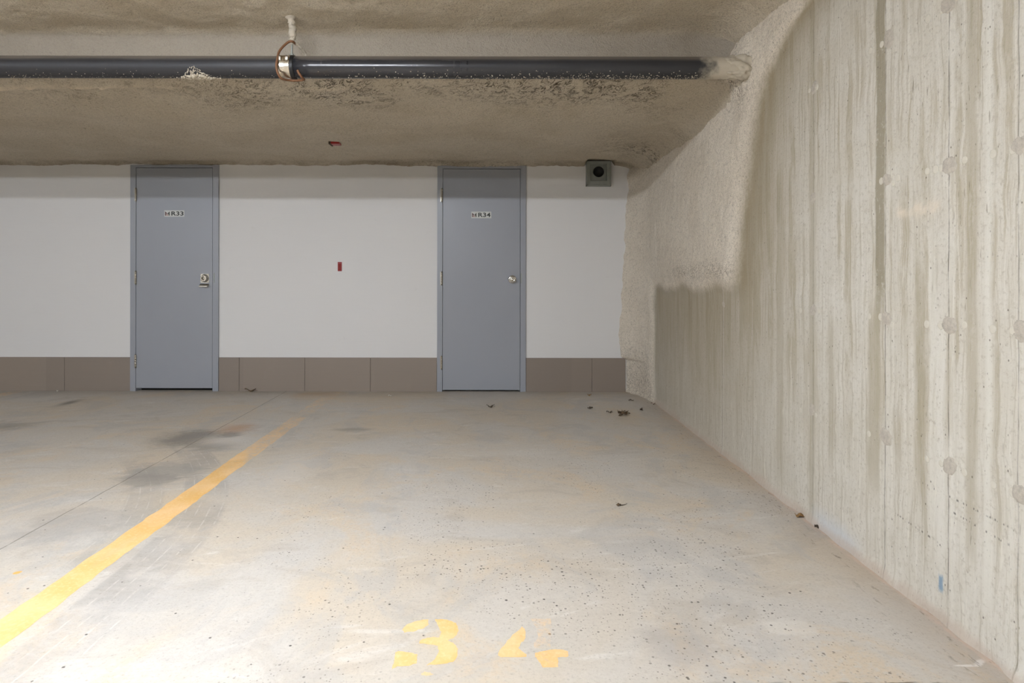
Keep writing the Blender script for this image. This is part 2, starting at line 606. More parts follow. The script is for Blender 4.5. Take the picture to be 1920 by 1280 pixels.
    # dotted chalk lines
    for z0, sl, ya, yb in ((0.40, 0.02, 1.70, 2.08), (0.36, 0.05, 1.70, 1.95), (0.24, 0.06, 1.98, 2.22)):
        dl = t.step((z - (y * sl + (z0 - 2.0 * sl))).abs(), 0.005, 0.001) * t.step(t.noise(t.vec(y * 90.0, z * 20.0), 1.0, 1.0), 0.52, 0.6)
        c = t.mix(dl * t.step(y, ya, ya + 0.03) * t.step(y, yb, yb - 0.03) * 0.75, c, rgb(90, 85, 78))
    # blue chalk mark and bluish bloom at the foot
    q = rwall_pt(1765, 1092)
    bl = t.step((y - q.y).abs() + (fin - 0.5) * 0.01, 0.014, 0.004) * t.step((z - q.z).abs() + (fin - 0.5) * 0.03, 0.034, 0.018)
    c = t.mix(bl * 0.75, c, rgb(96, 136, 168))
    q = rwall_pt(1565, 990)
    bm_ = t.step((y - q.y).abs(), 0.24, 0.06) * t.step(z + (mid - 0.5) * 0.14, 0.13, 0.03)
    c = t.mix(bm_ * 0.65, c, rgb(196, 201, 206))
    # dirty pinkish foot
    c = t.mix(t.step(z + (mid - 0.5) * 0.10, 0.05, 0.012) * 0.6, c, rgb(190, 173, 158))
    # smear of foam on the bare concrete
    c = t.mix(t.attr('smear') * 0.85, c, rgb(222, 209, 190))
    fm = t.attr('foam')
    fmask = t.step(fm + (n3 - 0.5) * 0.25 + (n2 - 0.5) * 0.2, 0.15, 0.75)
    col = t.mix(fmask, c, foam)
    # torn skin where the foam is thick
    tear = t.step((t.noise(p, 30.0, 3.0, 0.6, 1.5) - 0.5).abs(), 0.035, 0.006) * t.attr('coarse')
    col = t.mix(tear * 0.8 * fmask, col, rgb(96, 82, 64))
    t.put(b.inputs['Base Color'], col)
    b.inputs['Roughness'].default_value = 0.8
    b.inputs['Specular IOR Level'].default_value = 0.25
    hc = s2 * 0.25 + fin * 0.45
    fb = t.step(fm, 0.2, 0.7)
    hh = t.math('ADD', hc * (1.0 - fb), h * fb)
    t.put(b.inputs['Normal'], t.bump(hh, 0.7, 0.010))
    return m


def white_wall_material():
    m, t, b = new_mat('white_painted_wall')
    x, y, z = t.pos()
    n = t.noise(t.vec(x, z), 0.8, 3.0)
    f = t.noise(t.vec(x * 3.0, z * 120.0), 1.0, 3.0)
    s = t.noise(t.vec(x * 2.0, z * 3.0), 3.0, 5.0, 0.7)
    c = t.mix(n, rgb(221, 219, 217), rgb(226, 224, 222))
    c = t.mix(t.step(s, 0.62, 0.80) * 0.3, c, rgb(200, 197, 192))
    c = t.mix((f - 0.5).abs() * 0.25, c, rgb(196, 194, 190))
    t.put(b.inputs['Base Color'], c)
    b.inputs['Roughness'].default_value = 0.6
    b.inputs['Specular IOR Level'].default_value = 0.3
    t.put(b.inputs['Normal'], t.bump(f + s * 0.4, 0.10, 0.003))
    return m


def tile_material():
    m, t, b = new_mat('taupe_tile')
    x, y, z = t.pos()
    f = t.noise(t.vec(x * 2.0, z * 160.0), 1.0, 2.0)
    g = t.noise(t.vec(x, z), 3.0, 4.0, 0.6)
    idx = t.math('FLOOR', (x + 20.0 + 0.005) / 0.61)
    w_ = t.node('ShaderNodeTexWhiteNoise', noise_dimensions='1D')
    t.put(w_.inputs[1], idx)
    k = V(t, w_.outputs[0])
    c = t.mix(k, rgb(137, 125, 115), rgb(149, 136, 124))
    c = t.mix((f - 0.5).abs() * 0.5, c, rgb(120, 110, 101))
    c = t.mix(t.step(g, 0.6, 0.8) * 0.3, c, rgb(160, 148, 136))
    t.put(b.inputs['Base Color'], c)
    b.inputs['Roughness'].default_value = 0.45
    t.put(b.inputs['Normal'], t.bump(f, 0.05, 0.002))
    return m


def door_material():
    m, t, b = new_mat('grey_blue_enamel')
    x, y, z = t.pos()
    n = t.noise(t.vec(x, y, z), 2.0, 4.0, 0.6)
    f = t.noise(t.vec(x * 40.0, y * 40.0, z * 40.0), 1.0, 3.0, 0.7)
    s = t.noise(t.vec(x * 30.0, y, z * 4.0), 1.0, 5.0, 0.7)
    c = t.mix(n, rgb(150, 153, 160), rgb(155, 158, 165))
    c = t.mix(t.step(s, 0.64, 0.8) * 0.25, c, rgb(168, 172, 176))
    t.put(b.inputs['Base Color'], c)
    t.put(b.inputs['Roughness'], n * 0.15 + 0.30)
    t.put(b.inputs['Normal'], t.bump(f + s, 0.06, 0.002))
    return m


def paint_material():
    # thin paint over the slab: where it is worn through, the slab shows
    m, t, b = new_mat('yellow_floor_paint')
    base, ro, nm = floor_layers(t)
    x, y, z = t.pos()
    p = t.vec(x, y, 0.0)
    wear = t.attr('wear')
    n = t.noise(p, 24.0, 6.0, 0.72)
    n2 = t.noise(p, 5.0, 3.0)
    n3 = t.noise(p, 70.0, 4.0, 0.7)
    c = t.mix(t.step(n2, 0.3, 0.7), rgb(230, 180, 104), rgb(238, 196, 138))
    c = t.mix(t.step(n3, 0.45, 0.70) * 0.45, c, rgb(238, 214, 160))
    c = t.mix(t.step(n, 0.42, 0.25) * 0.5, c, rgb(205, 160, 90))
    a = t.step(n * 0.45 + n3 * 0.25 + n2 * 0.30 - wear * 0.45 + 0.24, 0.38, 0.60) * (1.0 - wear * 0.62)
    t.put(b.inputs['Base Color'], t.mix(a, base, c))
    t.put(b.inputs['Roughness'], ro)
    b.inputs['Specular IOR Level'].default_value = 0.35
    t.put(b.inputs['Normal'], nm)
    return m


def pipe_material(name, base, dust_edge):
    m, t, b = new_mat(name)
    x, y, z = t.pos()
    nx, ny, nz = t.normal()
    p = t.vec(x, y, z)
    n = t.noise(t.vec(x * 3.0, y * 20.0, z * 20.0), 1.0, 4.0, 0.6)
    r = t.noise(t.vec(x * 60.0, y, z), 1.0, 2.0)
    sp = t.noise(p, 130.0, 2.0)
    c = t.mix(n, rgb(34, 34, 37), rgb(52, 52, 55))
    dustm = t.step(nz + (n - 0.5) * 0.3, 0.30, 0.75)
    c = t.mix(dustm * 0.75, c, rgb(120, 110, 98))
    sprk = t.step(sp, 0.70, 0.76) * t.step(nz, -0.2, -0.8)
    c = t.mix(sprk * 0.8, c, rgb(190, 175, 150))
    if dust_edge:                       # sprayed over where it enters the wall
        e = t.step(x + (t.noise(p, 14.0, 4.0) - 0.5) * 0.24, 1.08, 1.20)
        c = t.mix(e, c, rgb(192, 182, 164))
        b_r = n * 0.15 + r * 0.08 + base + t.step(x, -0.35, 0.25) * 0.22
    else:
        b_r = n * 0.2 + r * 0.15 + base
    t.put(b.inputs['Base Color'], c)
    t.put(b.inputs['Roughness'], b_r + dustm * 0.4)
    t.put(b.inputs['Normal'], t.bump(r * 0.6 + n * 0.4, 0.05, 0.003))
    return m


M_floor = floor_material()
M_ceil = ceiling_material()
M_rwall = rwall_material()
M_white = white_wall_material()
M_tile = tile_material()
M_door = door_material()
M_paint = paint_material()
M_pipe_l = pipe_material('black_pipe_dull', 0.30, False)
M_pipe_r = pipe_material('black_pipe_glossy', 0.12, True)
M_foam = plain('foam_blob', rgb(192, 182, 164), 0.85, 0, 0.12, 60, 0.6, 0.2)
M_foam_w = plain('foam_on_rod', rgb(186, 176, 160), 0.85, 0, 0.12, 60, 0.6, 0.2)
M_dark = plain('dark_void', rgb(14, 14, 14), 0.8)
M_rubber = plain('black_rubber', rgb(26, 25, 25), 0.5)
M_steel = plain('satin_steel', rgb(196, 190, 176), 0.28, 1.0, 0.08, 40)
M_steel_d = plain('worn_nickel', rgb(176, 170, 158), 0.34, 1.0, 0.10, 40)
M_chrome = plain('bright_nickel', rgb(232, 230, 224), 0.14, 1.0, 0.05, 40)
M_strap = plain('stainless_strap', rgb(214, 206, 192), 0.26, 1.0, 0.06, 50)
M_galv = plain('galvanised_steel', rgb(150, 154, 148), 0.42, 0.55, 0.14, 35)
M_wire = plain('rusty_wire', rgb(122, 84, 56), 0.6, 0.2, 0.25, 30)
M_red = plain('red_reflector', rgb(150, 36, 36), 0.3, 0, 0.10, 60)
M_sign = plain('sign_white', rgb(205, 206, 202), 0.45)
M_ink = plain('sign_black', rgb(34, 36, 34), 0.5)
M_maroon = plain('sign_maroon', rgb(84, 42, 44), 0.5)
M_olive = plain('sign_olive', rgb(62, 60, 48), 0.5)
M_pink = plain('sign_faded_red', rgb(170, 128, 122), 0.5)
M_grout = plain('grout', rgb(96, 86, 78), 0.9)
M_leaf = plain('dead_leaf_brown', rgb(92, 74, 52), 0.8, 0, 0.3, 60)
M_leaf_d = plain('dead_leaf_dark', rgb(66, 54, 40), 0.8, 0, 0.3, 60)
M_leaf_t = plain('dead_leaf_tan', rgb(140, 108, 66), 0.8, 0, 0.3, 60)
M_paper = plain('paper_scrap', rgb(226, 222, 214), 0.8)
M_plug = plain('plug_mortar', rgb(208, 202, 188), 0.85, 0, 0.08, 90, 0.3, 0.2)
M_patch = plain('patch_mortar', rgb(190, 182, 169), 0.9, 0, 0.34, 90, 1.0, 0.2)
M_case = plain('lamp_housing', rgb(225, 225, 222), 0.5)
M_garage = plain('plain_concrete', rgb(186, 178, 164), 0.85, 0, 0.1, 2.0)


def tube_material(strength):
    m = bpy.data.materials.new('lit_tube')
    m.use_nodes = True
    n = m.node_tree.nodes
    n.remove(n['Principled BSDF'])
    e = n.new('ShaderNodeEmission')
    e.inputs[0].default_value = (*TUBE_COL, 1)
    e.inputs[1].default_value = strength
    m.node_tree.links.new(e.outputs[0], n['Material Output'].inputs[0])
    return m


# ================================================================== structure
XL, YB = -11.0, -8.5                    # far left wall and the wall behind the camera

# floor
gx = np.concatenate([np.arange(XL, -5.5, 0.5), np.arange(-5.5, 1.46, 0.05)])
gy = np.concatenate([np.arange(YB, 1.0, 0.5), np.arange(1.0, 6.16, 0.05)])
GX, GY = np.meshgrid(gx, gy, indexing='ij')
gz = 0.0 * GX
fl = struct(obj('floor', grid_mesh('floor', np.stack([GX, GY, gz], -1)), M_floor))

# ceiling: profile in (Y, Z), swept along X, with a drop (beam face) behind the pipe
prof = [(YB, 2.52), (1.5, 2.50), (2.9, 2.455), (3.45, 2.445), (3.585, 2.435), (3.62, 2.40), (3.625, 2.26), (3.63, 2.19),
        (3.67, 2.162), (3.90, 2.145), (4.20, 2.1225), (4.28, 2.121), (4.8, 2.121), (5.6, 2.122), (5.80, 2.120), (5.89, 2.112), (5.94, 2.092), (6.02, 2.083)]


def chaikin(p, n):
    for _ in range(n):
        q = [p[0]]
        for a, b in zip(p, p[1:]):
            q += [(a[0] * .75 + b[0] * .25, a[1] * .75 + b[1] * .25), (a[0] * .25 + b[0] * .75, a[1] * .25 + b[1] * .75)]
        p = q + [p[-1]]
    return p


prof = np.array(chaikin(prof, 3))
seg = np.hypot(*np.diff(prof, axis=0).T)
s_all = np.concatenate([[0], np.cumsum(seg)])
s_near = np.interp(2.75, prof[:, 0], s_all)
s_list = np.concatenate([np.linspace(0, s_near, 12, endpoint=False), np.arange(s_near, s_all[-1], 0.014), [s_all[-1]]])
pY = np.interp(s_list, s_all, prof[:, 0])
pZ = np.interp(s_list, s_all, prof[:, 1])
tY, tZ = np.gradient(pY, s_list), np.gradient(pZ, s_list)
tl = np.hypot(tY, tZ)
nY, nZ = tZ / tl, -tY / tl              # pointing into the room (down / towards the camera)
cx = np.concatenate([np.arange(XL, -5.2, 0.4), np.arange(-5.2, 1.46, 0.014)])
CX, CS = np.meshgrid(cx, s_list, indexing='ij')
cY = np.broadcast_to(pY, CX.shape)
cZ = np.broadcast_to(pZ, CX.shape)
fine = sstep(CX, -5.6, -5.0) * sstep(cY, 2.5, 2.9)
right = sstep(CX, 0.55, 1.35)
lip = sstep(cY, 3.55, 3.66) * sstep(cZ, 2.30, 2.18) * sstep(cY, 4.25, 3.85)
coarse = np.clip(lip * sstep(CX, -2.6, 0.6) * 0.9 + lip * 0.3 + sstep(cY, 3.7, 4.1) * right * 1.0 * sstep(cY, 5.95, 5.0), 0, 1)
coarse = coarse * np.clip(0.6 + 0.8 * fbm(CX * 2.5, CS * 2.5, 31), 0, 1.3) + 0.5 * sstep(cY, 5.74, 5.86) * np.clip(0.5 + 0.9 * fbm(CX * 1.7, CS * 4, 33), 0, 1)
edge_rag = sstep(cY, 5.80, 5.93)
disp = fine * (0.010 * fbm(CX * 1.3, CS * 1.6, 3, 3) + 0.004 * fbm(CX * 9, CS * 9, 9, 3) + 0.0018 * fbm(CX * 34, CS * 34, 15, 2)
               + coarse * (0.008 * np.abs(fbm(CX * 18, CS * 18, 21, 3))))
disp = disp + edge_rag * fine * (-0.003 + 0.010 * fbm(CX * 1.6, CX * 0, 41, 2) + 0.003 * fbm(CX * 14, CX * 0, 43, 2))
# cove towards the right wall
tc = np.clip((CX - 1.14) / 0.26, 0, 1)
disp = disp + 0.17 * tc ** 2.4
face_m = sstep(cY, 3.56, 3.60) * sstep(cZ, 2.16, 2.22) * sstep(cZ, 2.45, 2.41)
ridge_c = 0.30 + 0.03 * np.sin(CX * 2.1)
sm = np.interp(3.68, prof[:, 0], s_all)
amt = sstep(CX, -2.0, -2.35) * 1.0 + 0.5 * sstep(vnoise(CX * 3.0, CX * 0, 77), 0.35, 0.6) * sstep(CX, -0.3, -0.5)
pale_ridge = np.exp(-((CS - sm - 0.035 - 0.012 * fbm(CX * 3, CX * 0, 55, 2)) / (0.016 + 0.022 * sstep(CX, -2.6, -3.0))) ** 2) * np.clip(amt, 0, 1)
pale_ridge = pale_ridge * np.clip(0.75 + 0.6 * fbm(CX * 22, CS * 40, 61, 2), 0, 1)
disp = disp + 0.016 * pale_ridge
cpts = np.stack([CX, cY + nY * disp, cZ + nZ * disp], -1)
# the foam was cut back round the vent box
notch = sstep(CX, 0.845, 0.875) * sstep(CX, 1.128, 1.098) * sstep(cY, 5.74, 5.84)
cpts[..., 2] = np.where(notch > 0, np.maximum(cpts[..., 2], cpts[..., 2] * (1 - notch) + 2.150 * notch), cpts[..., 2])
ce = struct(obj('ceiling', grid_mesh('ceiling', cpts, flip=True, attrs={'coarse': np.clip(coarse, 0, 1), 'pale_ridge': pale_ridge, 'face': face_m, 'fillet': sstep(cY, 5.76, 5.90)}), M_ceil))

# right wall: bare board-marked concrete with sprayed foam over its far upper part and the corner
wy = np.concatenate([np.arange(YB, 1.5, 0.5), np.arange(1.5, 6.03, 0.0105)])
wz = np.arange(0, 2.66, 0.012)
WY, WZ = np.meshgrid(wy, wz, indexing='ij')
bpx = [(1524, 0), (1492, 40), (1466, 90), (1443, 140), (1426, 220), (1411, 320), (1399, 420), (1390, 520), (1386, 560)]
bw = sorted([(rwall_pt(a, b_).z, rwall_pt(a, b_).y) for a, b_ in bpx])
Yb = np.interp(WZ, [q[0] for q in bw], [q[1] for q in bw])
rag = 0.03 * fbm(WY * 3, WZ * 3, 5, 3)
up = sstep(WY - Yb + rag, -0.16, 0.26) * sstep(WZ + rag * 0.8, 0.90, 1.10)
# round the lower near corner of the foam
corner = sstep(WY + rag, 5.36, 5.54)
foam = np.maximum(up, corner)
thick = 0.030 * foam ** 1.5 + foam * (0.004 * fbm(WY * 5, WZ * 5, 8, 3) + 0.003 * fbm(WY * 22, WZ * 22, 12, 3))
roll_ = np.exp(-((WZ - 1.10) / 0.06) ** 2) * up * sstep(WY, 5.1, 4.6)
thick = thick + 0.010 * roll_ * (0.6 + 0.6 * np.abs(fbm(WY * 24, WZ * 24, 14, 2)))
# corner cove
edge_tab_z = [0.0, 0.30, 0.32, 0.46, 0.66, 0.86, 1.26, 1.65, 2.06, 2.7]
edge_tab_x = [1.245, 1.245, 1.20, 1.18, 1.185, 1.20, 1.22, 1.235, 1.268, 1.27]
ex = np.interp(WZ, edge_tab_z, edge_tab_x) + 0.010 * fbm(WZ * 9, WZ * 0, 19, 3) * sstep(WZ, 0.31, 0.36)
tc = np.clip((WY - 5.46) / (D - 5.46), 0, 1.2)
thick = thick + (XW - 0.030 - ex) * tc ** 2.2
# foam lump where the pipe enters
for (lx, ly, r_, a_) in ((1395, 130, 0.10, 0.05), (1375, 165, 0.06, 0.03), (1405, 95, 0.07, 0.02)):
    q = rwall_pt(lx, ly)
    thick = thick + a_ * np.exp(-(((WY - q.y) / (r_ * 1.3)) ** 2 + ((WZ - q.z) / r_) ** 2)) * (1 + 0.5 * fbm(WY * 30, WZ * 30, 23, 2))
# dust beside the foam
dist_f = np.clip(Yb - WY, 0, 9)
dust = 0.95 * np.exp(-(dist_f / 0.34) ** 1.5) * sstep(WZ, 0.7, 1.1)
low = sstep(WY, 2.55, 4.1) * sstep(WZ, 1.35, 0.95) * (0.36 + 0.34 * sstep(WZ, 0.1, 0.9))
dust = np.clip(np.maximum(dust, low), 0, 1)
crs = np.clip(roll_ * 1.0 + corner * sstep(WZ, 0.7, 0.15) * 0.8 + np.exp(-(((WY - 3.52) / 0.16) ** 2 + ((WZ - 2.1) / 0.13) ** 2)), 0, 1)
qa, qb = rwall_pt(1685, 395), rwall_pt(1765, 385)
sme = np.exp(-((WZ - (qa.z + (WY - qa.y) / (qb.y - qa.y) * (qb.z - qa.z))) / 0.022) ** 2) * sstep(WY, qb.y - 0.02, qb.y + 0.03) * sstep(WY, qa.y + 0.03, qa.y - 0.02)
sme = sme * np.clip(0.45 + 0.8 * fbm(WY * 24, WZ * 40, 71, 3) + 0.5 * sstep(WY, qa.y - 0.06, qa.y), 0, 1)
foot = 0.007 * sstep(WZ, 0.05, 0.0) * (1 + fbm(WY * 9, WZ * 9, 81, 2)) * sstep(WY, 1.4, 1.6)
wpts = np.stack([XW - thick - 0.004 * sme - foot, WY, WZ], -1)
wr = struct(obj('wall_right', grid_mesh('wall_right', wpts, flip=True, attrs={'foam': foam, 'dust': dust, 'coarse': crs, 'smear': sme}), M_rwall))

# mortar plugs and rough tie-hole patches on the right wall
plugs = [(1600 + a / 3.2, 250 + b_ / 3.2) for a, b_ in ((100, 297), (167, 282), (237, 295), (265, 262), (443, 222), (493, 210), (527, 203), (667, 155), (838, 118), (957, 88),
                                                       (97, 1092), (165, 1097), (233, 1142), (442, 1140), (527, 1145), (668, 1145), (838, 1168), (958, 1178))]
plugs += [(1600 + a / 3.2, 550 + b_ / 3.2) for a, b_ in ((95, 838), (445, 988), (530, 1015), (668, 1068), (843, 1142), (960, 1190))]
plugs += [(1400 + a / 3.2, b_ / 3.2) for a, b_ in ((1170, 55), (1085, 108), (740, 300), (808, 262), (420, 518), (375, 540))]
plugs += [(1500 + a / 2.56, 400 + b_ / 2.56) for a, b_ in ((92, 463), (3, 463), (5, 940), (78, 965))]
for i, (a, b_) in enumerate(plugs):
    q = rwall_pt(a, b_)
    bm = bmesh.new()
    r = random.uniform(0.0105, 0.0135)
    add_lathe(bm, [(r * 1.05, -0.004), (r * 1.0, 0.0006), (r * 0.85, 0.0012), (0, 0.0015)], (XW, 0, 0), '-x', 20)
    for v in bm.verts:
        v.co = Vector((v.co.x, q.y + v.co.y, q.z + v.co.z * random.uniform(1.0, 1.06)))
    o = obj('tie_hole_plug', bm, M_plug, wr)
patches = [(1600 + a / 3.2, 250 + b_ / 3.2, r) for a, b_, r in ((200, 272, .026), (575, 188, .034), (1000, 65, .03), (200, 1105, .030), (575, 1145, .034), (1005, 1180, .03))]
patches += [(1600 + a / 3.2, 550 + b_ / 3.2, r) for a, b_, r in ((195, 855, .036), (580, 1030, .032), (1005, 1200, .03))]
patches += [(1400 + a / 3.2, b_ / 3.2, r) for a, b_, r in ((850, 230, .035), (1210, 15, .036), (405, 522, .03), (398, 1185, .028))]
patches += [(1357, 570, .022), (1357, 705, .02), (1525, 580, .03), (1523, 767, .028)]
for i, (a, b_, r) in enumerate(patches):
    q = rwall_pt(a, b_)
    bm = bmesh.new()
    n = 22
    c0 = bm.verts.new((XW - 0.0032, q.y, q.z))
    ph = random.uniform(0, 6)
    rings = []
    for k2, hh in ((0.45, 0.003), (0.75, 0.0022), (0.95, -0.0015)):
        ring = []
        for k in range(n):
            an = 2 * math.pi * k / n
            rr = r * k2 * (1 + 0.12 * math.sin(2 * an + ph) + 0.05 * math.sin(5 * an + ph * 2) + random.uniform(-.025, .025))
            ring.append(bm.verts.new((XW - hh - random.uniform(-.0015, .002), q.y + rr * math.cos(an), q.z + rr * math.sin(an))))
        rings.append(ring)
    for k in range(n):
        bm.faces.new((c0, rings[0][k], rings[0][(k + 1) % n])).smooth = True
        for ra, rb in zip(rings, rings[1:]):
            bm.faces.new((ra[k], rb[k], rb[(k + 1) % n], ra[(k + 1) % n])).smooth = True
    bmesh.ops.recalc_face_normals(bm, faces=bm.faces[:])
    for f_ in bm.faces:
        if f_.normal.x > 0:
            f_.normal_flip()
    obj('tie_hole_patch', bm, M_patch, wr)

# back wall with two door openings
D1 = (back_pt(246, 0).x, back_pt(411, 0).x)
D2 = (back_pt(820, 0).x, back_pt(986, 0).x)
ZT = back_pt(0, 311).z
bm = bmesh.new()
for x0, x1 in ((XL, D1[0] + .012), (D1[1] - .012, D2[0] + .012), (D2[1] - .012, 1.6)):
    add_box(bm, x0, x1, D, D + 0.15, 0, 2.6)
for x0, x1 in (D1, D2):
    add_box(bm, x0 + .012, x1 - .012, D, D + 0.15, ZT - 0.012, 2.6)
wb = struct(obj('wall_back', bm, M_white))
bm = bmesh.new()
add_box(bm, XL - .2, XL, YB, D + .15, 0, 2.6)
struct(obj('wall_left', bm, M_garage))
bm = bmesh.new()
add_box(bm, XL - .2, 1.6, YB - .2, YB, 0, 2.6)
struct(obj('wall_rear', bm, M_garage))

# skirting of taupe tiles, 2 cells long to 1 high, each with an open joint
bm = bmesh.new()
ztile = back_pt(0, 670.5).z
runs = [(XL, D1[0] - .001, [back_pt(v, 0).x for v in (0.5, 122.5)]),
        (D1[1] + .001, D2[0] - .001, [back_pt(v, 0).x for v in (449.5, 572.5, 695)]),
        (D2[1] + .001, back_pt(1173, 0).x, [back_pt(1110, 0).x])]
for x0, x1, js in runs:
    if x0 == XL:
        js = [js[0] - 0.61 * k for k in range(11, 0, -1)] + js
    cuts = [x0] + [j for j in js if x0 < j < x1] + [x1]
    for a, b_ in zip(cuts, cuts[1:]):
        add_box(bm, a + .0015, b_ - .0015, D - 0.011, D + .004, -0.002, ztile, 0.0012, 1)
bs = struct(obj('baseboard_back', bm, M_tile))
bm = bmesh.new()
for x0, x1, js in runs:
    add_box(bm, x0, x1 - .003, D - 0.007, D + .003, 0, ztile - .002)
obj('grout', bm, M_grout, bs)


# ================================================================== doors
def text_mesh(body, size, bold):
    cu = bpy.data.curves.new('t', 'FONT')
    cu.body = body
    cu.size = size
    cu.offset = bold
    cu.extrude = 0.0004
    cu.align_x = 'LEFT'
    cu.space_character = 1.04
    to = bpy.data.objects.new('t', cu)
    COL.objects.link(to)
    bpy.context.view_layer.update()
    me = bpy.data.meshes.new_from_object(to.evaluated_get(bpy.context.evaluated_depsgraph_get()))
    bpy.data.objects.remove(to)
    return me


def poly_prism(bm, pts, y0, y1):        # pts in (x, z); extruded along y
    a = [bm.verts.new((x, y0, z)) for x, z in pts]
    b = [bm.verts.new((x, y1, z)) for x, z in pts]
    n = len(pts)
    bm.faces.new(a)
    bm.faces.new(list(reversed(b)))
    for k in range(n):
        bm.faces.new((a[k], b[k], b[(k + 1) % n], a[(k + 1) % n]))
    bmesh.ops.recalc_face_normals(bm, faces=bm.faces[:])


def make_door(name, fx, leaf, ytop, ybot, frame_bot, hinges, lock):
    root = struct(empty(name, ((fx[0] + fx[1]) / 2 * D / F - VX * D / F, D, 0)))
    x0, x1 = back_pt(fx[0], 0).x, back_pt(fx[1], 0).x
    lx0, lx1 = back_pt(leaf[0], 0).x, back_pt(leaf[1], 0).x
    zt = back_pt(0, ytop).z
    zb = back_pt(0, ybot).z
    yf = D - 0.018                      # face of the frame
    bm = bmesh.new()
    add_box(bm, x0, lx0 - .003, yf, D + .10, 0, ZT, 0.003)
    add_box(bm, lx1 + .003, x1, yf, D + .10, 0, ZT, 0.003)
    add_box(bm, lx0 - .006, lx1 + .006, yf + .0003, D + .10, zt + .004, ZT, 0.003)
    # stops behind the leaf
    add_box(bm, lx0 - .006, lx0 + .014, D + .045, D + .10, 0, zt)
    add_box(bm, lx1 - .014, lx1 + .006, D + .045, D + .10, 0, zt)
    add_box(bm, lx0, lx1, D + .045, D + .10, zt - .014, zt + .01)
    rel(obj('door_frame', bm, M_door), root)
    bm = bmesh.new()
    add_box(bm, lx0 - .01, lx1 + .01, D + .06, D + .13, 0, zt + .02)  # near-black panel added behind the leaf so the gaps read as shade
    rel(obj('dark_backing', bm, M_dark), root)
    bm = bmesh.new()
    add_box(bm, lx0, lx1, yf + .003, D + .04, zb, zt, 0.0025)
    lf = rel(obj('door_leaf', bm, M_door), root)
    for hy in hinges:
        q = back_pt(leaf[0] - 2.0, hy, yf)
        bm = bmesh.new()
        h = 0.060
        add_lathe(bm, [(0, -h - .006), (.004, -h - .005), (.0055, -h), (.0075, -h), (.0075, -h * .6), (.0068, -h * .59), (.0075, -h * .58), (.0075, -h * .2), (.0068, -h * .19), (.0075, -h * .18),
                       (.0075, h * .2), (.0068, h * .21), (.0075, h * .22), (.0075, h * .6), (.0068, h * .61), (.0075, h * .62), (.0075, h), (.0055, h), (.004, h + .005), (0, h + .006)],
                  (q.x, yf - .004, q.z), 'z', 16)
        add_box(bm, q.x - .0155, q.x - .005, yf - .0015, yf + .003, q.z - h, q.z + h, .0005, 1)
        rel(obj('hinge', bm, M_steel_d), root)
    # strike plate on the frame
    bm = bmesh.new()
    sq = back_pt(leaf[1] + 2.2, 521, yf)
    add_box(bm, sq.x - .006, sq.x + .005, yf - .0012, yf + .004, sq.z - .048, sq.z + .042, .0008, 1)
    rel(obj('strike_plate', bm, M_galv), root)
    yl = yf + .003                      # face of the leaf
    lock(lf, root, yl)
    # children of the leaf were built in world space too
    return root, lf, yl


def sub(o, lf, root):
    o.parent = lf                       # leaf sits at -root.location under root, so world coordinates carry over
    return o


def lock_deadbolt(lf, root, yl):
    q = back_pt(384.4, 522.3, yl)
    bm = bmesh.new()
    add_box(bm, q.x - .040, q.x + .038, yl - .003, yl + .001, q.z - .043, q.z + .040, .0012, 2)
    sub(obj('lock_plate', bm, M_steel_d), lf, root)
    bm = bmesh.new()
    add_lathe(bm, [(.036, 0), (.036, .006), (.033, .010), (.029, .022), (.0275, .030), (.024, .032), (.023, .0315), (.014, .032), (.0135, .0335), (0, .0335)], (q.x, yl - .003, q.z), '-y', 40)
    cyl = sub(obj('lock_cylinder', bm, M_steel), lf, root)
    bm = bmesh.new()
    add_box(bm, q.x - .0016, q.x + .0016, yl - .0372, yl - .03, q.z - .009, q.z + .003)
    sub(obj('keyway', bm, M_dark), lf, root)
    # pull lip under the cylinder
    bm = bmesh.new()
    zc = back_pt(0, 535, yl).z
    pts = [(0.0, .010), (-.010, .010), (-.014, .006), (-.034, -.006), (-.040, -.006), (-.040, -.018), (-.034, -.018), (-.012, -.004), (0.0, -.004)]
    a = [bm.verts.new((q.x - .040, yl + py, zc + pz)) for py, pz in pts]
    b_ = [bm.verts.new((q.x + .038, yl + py, zc + pz)) for py, pz in pts]
    n = len(pts)
    bm.faces.new(a)
    bm.faces.new(list(reversed(b_)))
    for k in range(n):
        bm.faces.new((a[k], b_[k], b_[(k + 1) % n], a[(k + 1) % n]))
    bmesh.ops.recalc_face_normals(bm, faces=bm.faces[:])
    sub(obj('pull_lip', bm, M_steel_d), lf, root)


def lock_knob(lf, root, yl):
    q = back_pt(960.5, 523.5, yl)
    bm = bmesh.new()
    add_lathe(bm, [(.039, -.001), (.039, .003), (.036, .008), (.030, .012), (.024, .0125), (.018, .012)], (q.x, yl, q.z), '-y', 48)
    rz = sub(obj('knob_rose', bm, M_chrome), lf, root)
    bm = bmesh.new()
    add_lathe(bm, [(.013, .008), (.013, .028), (.020, .034), (.0265, .042), (.028, .050), (.026, .057), (.021, .061), (.017, .0615), (.016, .060), (.0115, .0595), (.011, .061), (0, .061)],
              (q.x, yl, q.z), '-y', 48)
    sub(obj('door_knob', bm, M_chrome), lf, root)
    bm = bmesh.new()
    add_box(bm, q.x - .0014, q.x + .0014, yl - .0618, yl - .055, q.z - .006, q.z + .006)
    sub(obj('keyway', bm, M_dark), lf, root)


door1, leaf1, yl1 = make_door('door_1', (246, 411), (257, 399.5), 316.5, 728, 731, (366, 521.5, 678), lock_deadbolt)
door2, leaf2, yl2 = make_door('door_2', (820, 986), (830.5, 975), 317.5, 730.5, 734, (366, 522, 680), lock_knob)


